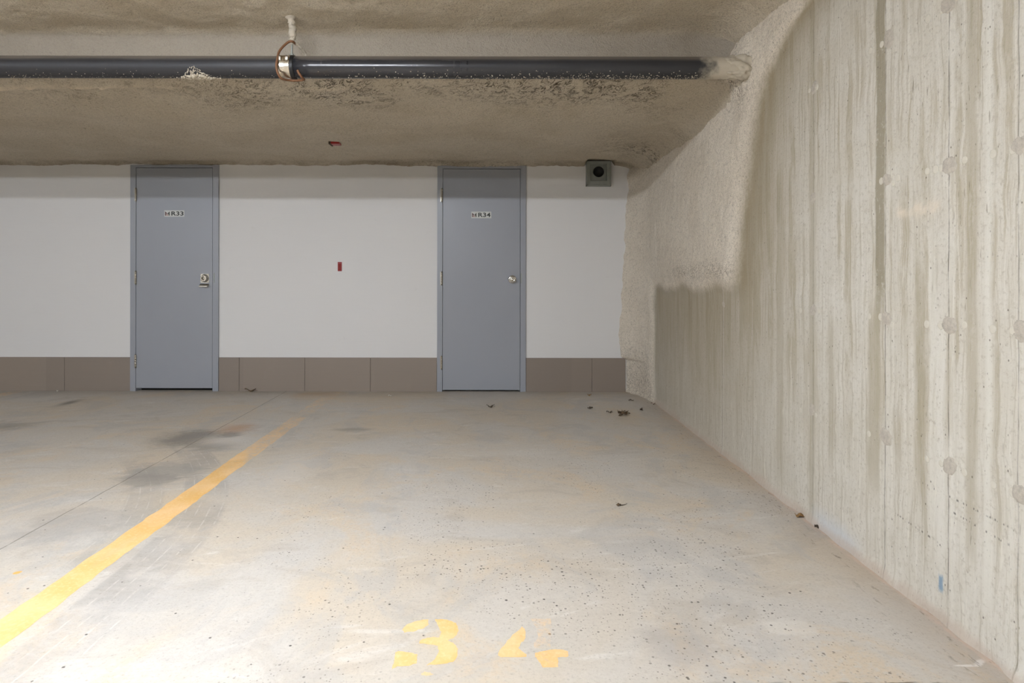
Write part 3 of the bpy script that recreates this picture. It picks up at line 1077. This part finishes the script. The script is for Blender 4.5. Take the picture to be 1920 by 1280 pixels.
def room_sign(x0, x1, y0, y1, body, tx, label):
    a, b_ = back_pt(x0, y1, yl1), back_pt(x1, y0, yl1)
    yy = yl1
    root = empty('door_sign', (a.x, yy, a.z))
    bm = bmesh.new()
    add_box(bm, 0, b_.x - a.x, -.0016, 0.0004, 0, b_.z - a.z, .0006, 1)
    obj('sign_plate', bm, M_sign, root)
    me = text_mesh(body, 1.0, 0.022)
    co = np.empty(len(me.vertices) * 3, np.float32)
    me.vertices.foreach_get('co', co)
    co = co.reshape(-1, 3)
    mn, mx = co.min(0), co.max(0)
    W_, H_ = b_.x - a.x, b_.z - a.z
    X0 = (back_pt(tx[0], 0, yl1).x - a.x)
    X1 = (back_pt(tx[1], 0, yl1).x - a.x)
    u = (co[:, 0] - mn[0]) / (mx[0] - mn[0]) * (X1 - X0) + X0
    v = (co[:, 1] - mn[1]) / (mx[1] - mn[1]) * (H_ * 0.66) + H_ * 0.17
    yk = np.where(co[:, 2] > 0, -.0024, -.0014)
    out = np.stack([u, yk, v], -1)
    me.vertices.foreach_set('co', out.reshape(-1))
    me.update()
    obj('lettering', me, M_ink, root)
    # emblem: an M cut from a maroon and an olive half
    s = H_ * 0.66
    ox, oz = W_ * 0.035 + .001, H_ * 0.17
    lw = back_pt(tx[0] - 3.3, 0, yl1).x - a.x - ox
    f = lambda pts: [(ox + p_[0] * lw, oz + p_[1] * s) for p_ in pts]
    bm = bmesh.new()
    poly_prism(bm, f([(0, 1), (.5, .5), (.5, .26), (.2, .58), (.2, 0), (0, 0)]), -.0024, -.001)
    em = obj('emblem', bm, M_maroon, root)
    bm = bmesh.new()
    poly_prism(bm, f([(1, 1), (.54, .47), (.78, .26), (.82, 0), (1, 0)]), -.0024, -.001)
    obj('emblem_half', bm, M_olive, em)
    bm = bmesh.new()
    poly_prism(bm, f([(.26, .03), (.76, .03), (.72, .16), (.5, .22), (.26, .42)]), -.0022, -.001)
    obj('emblem_foot', bm, M_pink, em)
    return tag(root, label, 'sign')


room_sign(308, 345.5, 395.2, 407.2, 'R33', (321.3, 344), 'small white door sign reading R33 on the door with the square lock plate')
room_sign(883.5, 921, 396.6, 409, 'R34', (896.5, 919.5), 'small white door sign reading R34 on the door with the round knob')

# ================================================================== floor markings
def marking(name, quads_pts, wear, z=0.0012):
    return None


def painted_line(xc, width, y0, y1, wear_fn, label):
    ys = np.arange(y0, y1, 0.03)
    us = np.linspace(-.5, .5, 9)
    Yg, Ug = np.meshgrid(ys, us, indexing='ij')
    wv = np.where(np.abs(Ug) > .49, 1, 0)
    Xg = xc + Ug * width + wv * np.sign(Ug) * 0.006 * fbm(Yg * 12, Ug * 3, 91, 2)
    me = grid_mesh('painted_line', np.stack([Xg, Yg, np.full_like(Xg, .0006)], -1), flip=True, attrs={'wear': wear_fn(Yg, Ug)})
    o = obj('painted_line', me, M_paint)
    return tag(o, label, 'floor marking', 'yellow bay lines on the floor')


def wear_and_glare(Y, U):
    w_ = 0.04 + 0.20 * sstep(Y, 3.3, 3.6) + 0.16 * sstep(Y, 2.6, 1.9) + 0.15 * np.clip(fbm(Y * 2, U * 2, 93, 2), 0, 1)  # near end: paleness of the overexposed paint put in as extra wear
    gone = sstep(Y + U * 0.35, 3.70, 3.86)
    far = 0.50 + 0.20 * sstep(Y, 4.2, 5.3)
    return np.clip(w_ * (1 - gone) + far * gone, 0, 1)


painted_line(-1.462, 0.118, -1.0, 5.93, wear_and_glare, 'long yellow painted bay line running from the foreground to the back wall')
painted_line(-4.40, 0.118, 1.0, 5.93, lambda Y, U: 0.62 + 0 * Y, 'faded yellow bay line at far left edge by the back wall tiles')


def painted_digit(polys, label):
    bm = bmesh.new()
    lay = bm.verts.layers.float.new('wear')
    for wear, pts in polys:
        q = [floor_pt(640 + a / 3.0, 1100 + b_ / 3.0) for a, b_ in pts]
        # densify and roughen the outline
        out = []
        for a, b_ in zip(q, q[1:] + q[:1]):
            for k in range(4):
                v = a.lerp(b_, k / 4)
                out.append(Vector((v.x + random.uniform(-.0016, .0016), v.y + random.uniform(-.0025, .0025), .0006)))
        vs = [bm.verts.new(v) for v in out]
        for v in vs:
            v[lay] = wear
        f = bm.faces.new(vs)
        f.normal_update()
        if f.normal.z < 0:
            f.normal_flip()
    bmesh.ops.triangulate(bm, faces=bm.faces[:])
    o = obj('painted_digit', bm, M_paint)
    return tag(o, label, 'floor marking')


painted_digit([(.16, [(345, 240), (370, 215), (430, 190), (493, 183), (493, 215), (460, 235), (410, 252), (360, 257)]),
               (.10, [(530, 183), (600, 185), (650, 205), (663, 240), (655, 270), (630, 290), (600, 303), (640, 320), (660, 350), (655, 395), (630, 425), (560, 435), (480, 442),
                      (530, 410), (552, 370), (545, 330), (440, 318), (450, 300), (500, 285), (555, 285), (565, 255), (545, 215)]),
               (.14, [(305, 370), (330, 363), (400, 370), (432, 385), (425, 430), (380, 447), (320, 447), (288, 465), (300, 420)]),
               (.42, [(448, 497), (470, 478), (505, 482), (525, 492), (495, 500)])],
              'faded yellow stencilled digit 3 on the floor near the camera')
painted_digit([(.22, [(1020, 222), (1038, 240), (1040, 290), (1010, 320), (1000, 345), (1045, 380), (1045, 395), (900, 395), (883, 380), (905, 340), (950, 290)]),
               (.62, [(1070, 178), (1180, 178), (1185, 260), (1180, 340), (1090, 348), (1085, 320), (1110, 280), (1100, 240)]),
               (.26, [(1090, 375), (1120, 362), (1240, 350), (1282, 365), (1282, 392), (1220, 397), (1222, 450), (1140, 455), (1110, 410), (1095, 395)])],
              'worn yellow stencilled digit 4 on the floor near the camera')

# ================================================================== drain pipe under the ceiling
PY, PZ, PR = 3.41, P(0, 127, 3.41).z, 0.0572
pxx = lambda px: (px - VX) / F * PY
pipe = tag(empty('drain_pipe', (pxx(552), PY, PZ)), 'long black drain pipe hung under the foamed ceiling along the downstand', 'pipe')
xj = pxx(550)


def pipe_len(x0, x1, r):
    bm = bmesh.new()
    n = max(2, int((x1 - x0) / 0.1))
    add_tube(bm, [(x0 + (x1 - x0) * k / n, PY, PZ) for k in range(n + 1)], r, 40)
    return bm


rel(obj('pipe_length', pipe_len(XL + .05, xj, PR), M_pipe_l), pipe)
o = rel(obj('pipe_length', pipe_len(xj, 1.375, PR), M_pipe_r), pipe)
o['label'] = 'glossier right-hand length of black pipe'
bm = bmesh.new()
add_lathe(bm, [(PR - .002, 0), (PR + .0035, 0), (PR + .0045, .004), (PR + .0045, .022), (PR + .003, .026), (PR - .002, .027)], (pxx(545), PY, PZ), 'x', 48)
rel(obj('rubber_sleeve', bm, M_rubber), pipe)
# foam splashed onto the pipe
rs = random.Random(11)
bm = bmesh.new()


def on_pipe(px, ang):                   # ang measured from straight down towards the camera
    return Vector((pxx(px), PY - math.sin(ang) * PR, PZ - math.cos(ang) * PR))


for k in range(260):
    g = rs.gauss(0, 1)
    px = 372 + g * 16
    hmax = 1.35 * math.exp(-((px - 370) / 22) ** 2)
    a_ = rs.uniform(-.3, max(.15, hmax))
    add_blob(bm, on_pipe(px, a_), rs.uniform(.0016, .0050) * (1.3 - .5 * max(0, a_)), rs.random() * 999, 1, .5)
for k in range(60):
    add_blob(bm, on_pipe(372 + rs.gauss(0, 13), rs.uniform(-.5, .45)), rs.uniform(.005, .010), rs.random() * 999, 2, .4)
rel(obj('foam_splash', bm, M_foam), pipe)
bm = bmesh.new()
for k in range(420):
    px = rs.uniform(0, 1) ** .55 * 760 + 560
    add_blob(bm, on_pipe(px, abs(rs.gauss(0.15, .38))), rs.uniform(.0012, .0034), rs.random() * 999, 1, .5)
for k in range(160):
    px = rs.uniform(20, 520)
    add_blob(bm, on_pipe(px, abs(rs.gauss(0.1, .35))), rs.uniform(.001, .0026), rs.random() * 999, 1, .5)
o = rel(obj('foam_specks', bm, M_foam), pipe)
o['kind'] = 'stuff'
# lumpy collar where the pipe enters the wall
na, nr = 64, 46
th = np.linspace(0, 2 * np.pi, na)
xs = np.linspace(1.09, 1.40, nr)
XX, TH = np.meshgrid(xs, th, indexing='ij')
cs, sn = np.cos(TH), np.sin(TH)
tt = (XX - 1.09) / 0.31
front = 0.5 + 0.5 * np.clip(-sn, -1, 1)
rad = PR - .012 + tt ** 1.3 * 0.030 + 0.010 * sstep(tt, .3, .8) * np.clip(fbm(XX * 26 + cs * 3, sn * 3 + cs * 2 + 9, 101, 3), -.6, 1.2) + 0.006 * fbm(XX * 60, cs * 8 + sn * 5 + 20, 103, 2) * sstep(tt, .1, .3)
cp = np.stack([XX, PY + rad * sn * -1, PZ + rad * cs], -1)
rel(obj('foam_collar', grid_mesh('foam_collar', cp, flip=False), M_foam), pipe)

# hanger: strap, bolts, threaded rod, foam left on the rod
hx = pxx(537)
hang = tag(empty('pipe_hanger', (hx, PY, PZ + PR)), 'shiny metal strap hanger holding the black pipe from a rod', 'pipe hanger')
bm = bmesh.new()
w2 = 0.030
add_lathe(bm, [(PR + .0005, -w2), (PR + .0045, -w2 + .001), (PR + .0055, -w2 + .004), (PR + .004, -w2 + .012), (PR + .004, w2 - .012), (PR + .0055, w2 - .004), (PR + .0045, w2 - .001), (PR + .0005, w2)],
          (hx, PY, PZ), 'x', 56)
st = rel(obj('strap', bm, M_strap), hang)
for dx in (-.019, .019):
    bm = bmesh.new()
    a_ = 2.0
    c0 = Vector((hx + dx, PY - math.sin(a_) * (PR + .008), PZ - math.cos(a_) * (PR + .008)))
    add_box(bm, c0.x - .007, c0.x + .007, c0.y - .009, c0.y + .012, c0.z - .010, c0.z + .010, .003, 2)
    add_tube(bm, [c0 + Vector((0, -.006, -.016)), c0 + Vector((0, -.006, .016))], .0035, 10)
    rel(obj('worm_screw', bm, M_steel_d), hang)
rx = pxx(546.5)
rt = P(546, 80, PY).z
bm = bmesh.new()
path, rr_ = [], []
n = 60
for k in range(n + 1):
    z_ = PZ + PR + (rt + .03 - PZ - PR) * k / n
    path.append((rx, PY, z_))
    rr_.append(.0055 if k % 2 else .0046)
add_tube(bm, path, rr_, 12)
add_lathe(bm, [(0, 0), (.013, 0), (.013, .009), (.0, .009)], (rx, PY, PZ + PR + .004), 'z', 6)
rel(obj('threaded_rod', bm, M_galv), hang)
bm = bmesh.new()
path, rr_ = [], []
for k in range(25):
    t_ = k / 24
    path.append((rx + .004 * math.sin(t_ * 5) + .003 * rs.uniform(-1, 1), PY + .003 * rs.uniform(-1, 1), rt - .012 + t_ * (2.462 - rt + .012)))
    rr_.append((.006 + .013 * sstep(t_, 0, .35) - .002 * sstep(t_, .4, .8) + .024 * sstep(t_, .78, 1.0)) * rs.uniform(.88, 1.12))
add_tube(bm, path, [float(v) for v in rr_], 18)
for k in range(60):
    i = rs.randrange(3, 23)
    an = rs.uniform(0, 6.28)
    c0 = Vector(path[i]) + Vector((math.cos(an), math.sin(an), 0)) * float(rr_[i]) * .85
    add_blob(bm, c0, rs.uniform(.003, .006), rs.random() * 999, 1, .5)
rel(obj('foam_coating', bm, M_foam_w), hang)

# bent wire hooked round the pipe
wire = tag(empty('support_wire', (rx, PY, rt)), 'rusty brown wire looped loosely round the black pipe', 'wire')


def spline(pts, n=10):
    pts = [Vector(p) for p in pts]
    out = []
    for i in range(len(pts) - 1):
        p0, p1, p2, p3 = pts[max(i - 1, 0)], pts[i], pts[i + 1], pts[min(i + 2, len(pts) - 1)]
        for k in range(n):
            t_ = k / n
            out.append(.5 * ((2 * p1) + (p2 - p0) * t_ + (2 * p0 - 5 * p1 + 4 * p2 - p3) * t_ ** 2 + (3 * p1 - p0 - 3 * p2 + p3) * t_ ** 3))
    return out + [pts[-1]]


wp = [P(553, 83, 3.425), P(548, 78.5, 3.40), P(541, 79, 3.40), P(532, 86, 3.39), P(523, 97, 3.37), P(520, 108, 3.345), P(517.5, 124, 3.336), P(520, 137, 3.34), P(526, 147, 3.352),
      P(534, 150, 3.385), P(545, 151.5, 3.41), P(558, 151.5, 3.41), P(569, 150, 3.385), P(565, 145, 3.345), P(560, 138, 3.336), P(557, 132, 3.334)]
bm = bmesh.new()
add_tube(bm, spline(wp, 8), .0062, 12)
rel(obj('wire_loop', bm, M_wire), wire)
bm = bmesh.new()
sp_ = spline([P(552, 81, 3.42), P(559, 86, 3.44), P(567, 94, 3.465), P(572, 102, 3.485), P(573, 108, 3.49)], 8)
add_tube(bm, sp_, [.0075 + .0025 * rs.uniform(-1, 1) for _ in sp_], 12)
for v in sp_:
    for _ in range(3):
        add_blob(bm, v + Vector((rs.uniform(-1, 1), rs.uniform(-1, 1), rs.uniform(-1, 1))) * .006, rs.uniform(.002, .005), rs.random() * 999, 1, .5)
rel(obj('foam_coated_end', bm, M_foam_w), wire)

# ================================================================== vent, reflectors
def make_vent():
    a, b_ = back_pt(1098, 349.5), back_pt(1144, 303)
    cxm, czm = (a.x + b_.x) / 2, (a.z + b_.z) / 2
    root = tag(empty('wall_vent', (cxm, D, czm)), 'square grey metal vent box with round duct high on the white wall', 'vent')
    hw, hh = (b_.x - a.x) / 2, (b_.z - a.z) / 2
    y1 = D + .003
    bm = bmesh.new()
    for s_ in (-1, 1):                  # box sides, stepped rim
        add_box(bm, s_ * hw - (.012 if s_ > 0 else 0), s_ * hw + (.012 if s_ < 0 else 0), -.050, .004, -hh, hh, .002, 1)
        add_box(bm, -hw, hw, -.050, .004, s_ * hh - (.012 if s_ > 0 else 0), s_ * hh + (.012 if s_ < 0 else 0), .002, 1)
    obj('vent_box', bm, M_galv, root)
    bm = bmesh.new()
    il, ir, ib, it = -hw + .034, hw - .040, -hh + .050, hh - .028
    for (x0, x1, z0, z1) in ((-hw + .010, il, -hh + .01, hh - .01), (ir, hw - .010, -hh + .01, hh - .01), (il - .002, ir + .002, it, hh - .01), (il - .002, ir + .002, -hh + .01, ib)):
        add_box(bm, x0, x1, -.044, -.036, z0, z1, .002, 1)
    for (x0, x1, z0, z1) in ((il - .004, il, ib, it), (ir, ir + .004, ib, it), (il, ir, it, it + .004), (il, ir, ib - .004, ib)):
        add_box(bm, x0, x1, -.040, .004, z0, z1)
    obj('vent_rim', bm, M_galv, root)
    cc = back_pt(1121.5, 322)
    ox, oz = cc.x - cxm, cc.z - czm
    R_ = .050
    bm = bmesh.new()                    # recessed back plate with a round hole
    n = 48
    inner = [bm.verts.new((ox + R_ * math.cos(2 * math.pi * k / n), -.006, oz + R_ * math.sin(2 * math.pi * k / n))) for k in range(n)]
    outer = []
    for k in range(n):
        c_, s_ = math.cos(2 * math.pi * k / n), math.sin(2 * math.pi * k / n)
        tx = ((ir - ox) / c_ if c_ > 1e-6 else (il - ox) / c_ if c_ < -1e-6 else 9)
        tz = ((it - oz) / s_ if s_ > 1e-6 else (ib - oz) / s_ if s_ < -1e-6 else 9)
        t_ = min(tx, tz)
        outer.append(bm.verts.new((ox + c_ * t_, -.006, oz + s_ * t_)))
    for k in range(n):
        bm.faces.new((inner[k], inner[(k + 1) % n], outer[(k + 1) % n], outer[k]))
    add_lathe(bm, [(R_, -.002), (R_, .012), (R_ + .004, .012), (R_ + .004, -.002)], (ox, -.006, oz), '-y', 48)
    obj('back_plate', bm, M_galv, root)
    bm = bmesh.new()
    add_lathe(bm, [(R_ - .0008, .012), (R_ - .0008, -.004), (0, -.004)], (ox, -.006, oz), '-y', 48)
    obj('duct_throat', bm, M_dark, root)


make_vent()
bm = bmesh.new()
a, b_ = back_pt(633.4, 508.7), back_pt(641, 491.5)
add_box(bm, a.x, b_.x, D - .006, D + .001, a.z, b_.z, .002, 2)
r1 = tag(obj('red_reflector', bm, M_red), 'small upright red reflector on the white wall between the two doors', 'reflector')
bm = bmesh.new()
add_box(bm, a.x + .006, b_.x - .006, D - .0072, D - .004, a.z + .008, b_.z - .018, .001, 1)
obj('reflector_lens', bm, plain('red_lens', rgb(142, 44, 40), 0.2, 0, .1, 80), r1)
q = P(629, 268.5, 5.06)
bm = bmesh.new()
add_box(bm, q.x - .036, q.x + .036, 5.02, 5.10, 2.106, 2.124, .003, 2)
r2 = tag(obj('red_reflector', bm, M_red), 'small red reflector stuck to the ceiling foam above the bay line', 'reflector')
bm = bmesh.new()
add_box(bm, q.x - .046, q.x - .030, 5.015, 5.105, 2.102, 2.126, .003, 1)
obj('reflector_clip', bm, M_leaf_d, r2)

# ================================================================== leaves and scraps on the floor
def leaf_mesh(L, W_, curl, seed, twist=0.4, bm=None, off=(0, 0, 0), rot=0.0):
    rr = random.Random(seed)
    bm = bm or bmesh.new()
    nu, nv = 12, 5
    vs = []
    ph = rr.uniform(0, 6)
    zmin = 9
    for i in range(nu + 1):
        u = i / nu
        wid = W_ * (math.sin(math.pi * min(1, u * .96 + .02)) ** .8) * .5 + .0006
        row = []
        for j in range(nv):
            v = (j / (nv - 1) - .5) * 2
            x_ = (u - .5) * L
            y_ = v * wid
            z_ = curl * ((u - .5) ** 2 * 4) * L * .5 + abs(v) ** 1.5 * wid * .6 * math.cos(u * 5 + ph) + .004 * math.sin(u * 9 + ph + v)
            y_ += twist * W_ * math.sin(u * 3.2 + ph) * .5
            row.append([x_, y_, z_])
            zmin = min(zmin, z_)
        vs.append(row)
    cr, sr = math.cos(rot), math.sin(rot)
    g = [[bm.verts.new((off[0] + x_ * cr - y_ * sr, off[1] + x_ * sr + y_ * cr, off[2] + z_ - zmin + .0008)) for x_, y_, z_ in row] for row in vs]
    for a_, b2 in zip(g, g[1:]):
        for j in range(nv - 1):
            f = bm.faces.new((a_[j], b2[j], b2[j + 1], a_[j + 1]))
            f.smooth = True
    return bm


def solidify(o, t_=.0012):
    m_ = o.modifiers.new('thickness', 'SOLIDIFY')
    m_.thickness = t_
    m_.offset = 1
    return o


LEAVES = [
    (1107, 765.5, .045, .025, .5, .3, M_leaf_d, 'dark dead leaf curled on the floor below the grey vent'),
    (1105.5, 742, .036, .022, .6, .1, M_leaf_t, 'reddish brown dead leaf near the short end tile of the skirting'),
    (1143, 774, .050, .020, .3, .2, M_leaf_d, 'flat narrow dead leaf just left of the leaf clump'),
    (1183, 750.5, .045, .018, .3, -.6, M_leaf, 'dead leaf lying by the foot of the foamed corner'),
    (1203, 769, .040, .020, .9, .9, M_leaf_d, 'small hooked dead leaf between the leaf clump and the right wall'),
    (920, 764, .065, .025, .7, .25, M_leaf_d, 'lone curled dead leaf on the floor before the door with the knob'),
    (1225, 758, .035, .016, .4, -.4, M_leaf, 'dead leaf against the foot of the right concrete wall'),
    (475, 732.3, .105, .030, .5, .02, M_leaf, 'long dead leaf at the tiles right of the R33 door'),
    (1502, 967.5, .048, .032, 1.1, -.5, M_leaf_t, 'curled golden brown leaf at the foot of the right wall'),
    (1533, 989, .020, .015, .6, .3, M_leaf_d, 'dark crumb of leaf near the golden brown curled leaf'),
]
for k, (px, py, L, W_, cu_, ro, mt, lab) in enumerate(LEAVES):
    q = floor_pt(px, py)
    if py < 735:
        q.y = min(q.y, D - .03)
    o = solidify(obj('dead_leaf', leaf_mesh(L, W_, cu_ * .45, 50 + k), mt))
    o.location = (q.x, q.y, .0004)
    o.rotation_euler = (0, 0, ro)
    st_bm = bmesh.new()
    add_tube(st_bm, [(L * .42, 0, L * .5 * cu_ * .32 + .002), (L * .62, .004, L * .5 * cu_ * .34 + .003)], .0009, 6)
    obj('leaf_stalk', st_bm, mt, o)
    tag(o, lab, 'leaf', 'dead leaves on the garage floor')
q = floor_pt(1168, 778)
bm = bmesh.new()
for k in range(11):
    leaf_mesh(rs.uniform(.03, .06), rs.uniform(.015, .03), rs.uniform(.15, .6), 200 + k, .6, bm,
              (rs.uniform(-.035, .035), rs.uniform(-.05, .05), rs.uniform(0, .012)), rs.uniform(-.9, .9))
o = solidify(obj('leaf_clump', bm, M_leaf))
o.location = (q.x, q.y, .0004)
tag(o, 'crumpled clump of brown dead leaves on the floor near the right corner', 'leaves')
q = floor_pt(1168, 947.5)
bm = bmesh.new()
add_tube(bm, spline([(-.012, 0, .003), (.005, .002, .003), (.016, .010, .003), (.026, .022, .004)], 6), [.0022 - .0015 * k / 18 for k in range(19)], 8)
o = obj('twig', bm, M_leaf_d)
o.location = (q.x, q.y, .0002)
bm = leaf_mesh(.022, .014, .3, 333)
lf_ = solidify(obj('withered_leaf', bm, M_leaf, o))
lf_.location = (-.018, 0, 0)
tag(o, 'thin twig with a withered leaf lying mid floor', 'twig')
for px, py, s_, lab in ((731, 743, .026, 'tiny white scrap on the floor by the tiles left of the R34 door'),
                        (108, 735.6, .018, 'tiny white scrap on the floor under the far left tiles')):
    q = floor_pt(px, py)
    o = solidify(obj('paper_scrap', leaf_mesh(s_, s_ * .6, .2, int(px)), M_paper))
    o.location = (q.x, min(q.y, D - .03), .0004)
    tag(o, lab, 'scrap')

# ================================================================== fluorescent battens of the garage, with unseen fill lamps added at the left
for i, (c, L, S, LENS_W, LENS_H) in enumerate(TUBES):
    root = empty('strip_light', (c[0], c[1], c[2]))
    tag(root, ('strip light under the ceiling above the bay', 'strip light behind the camera, nearer the right wall',
               'added fill strip light behind the camera, far left', 'added fill strip light over the neighbouring bays')[i], 'ceiling light', 'ceiling strip lights')
    bm = bmesh.new()
    add_box(bm, -L / 2 - .03, L / 2 + .03, -LENS_W / 2 - .004, LENS_W / 2 + .004, LENS_H / 2 + .0005, .085, .003, 2)
    for s_ in (-1, 1):
        add_box(bm, s_ * (L / 2 + .015) - .012, s_ * (L / 2 + .015) + .012, -LENS_W / 2 - .004, LENS_W / 2 + .004, -LENS_H / 2, .034, .001, 1)
    obj('housing', bm, M_case, root)
    bm = bmesh.new()
    add_box(bm, -L / 2, L / 2, -LENS_W / 2, LENS_W / 2, -LENS_H / 2, LENS_H / 2)
    obj('lens', bm, tube_material(S), root)
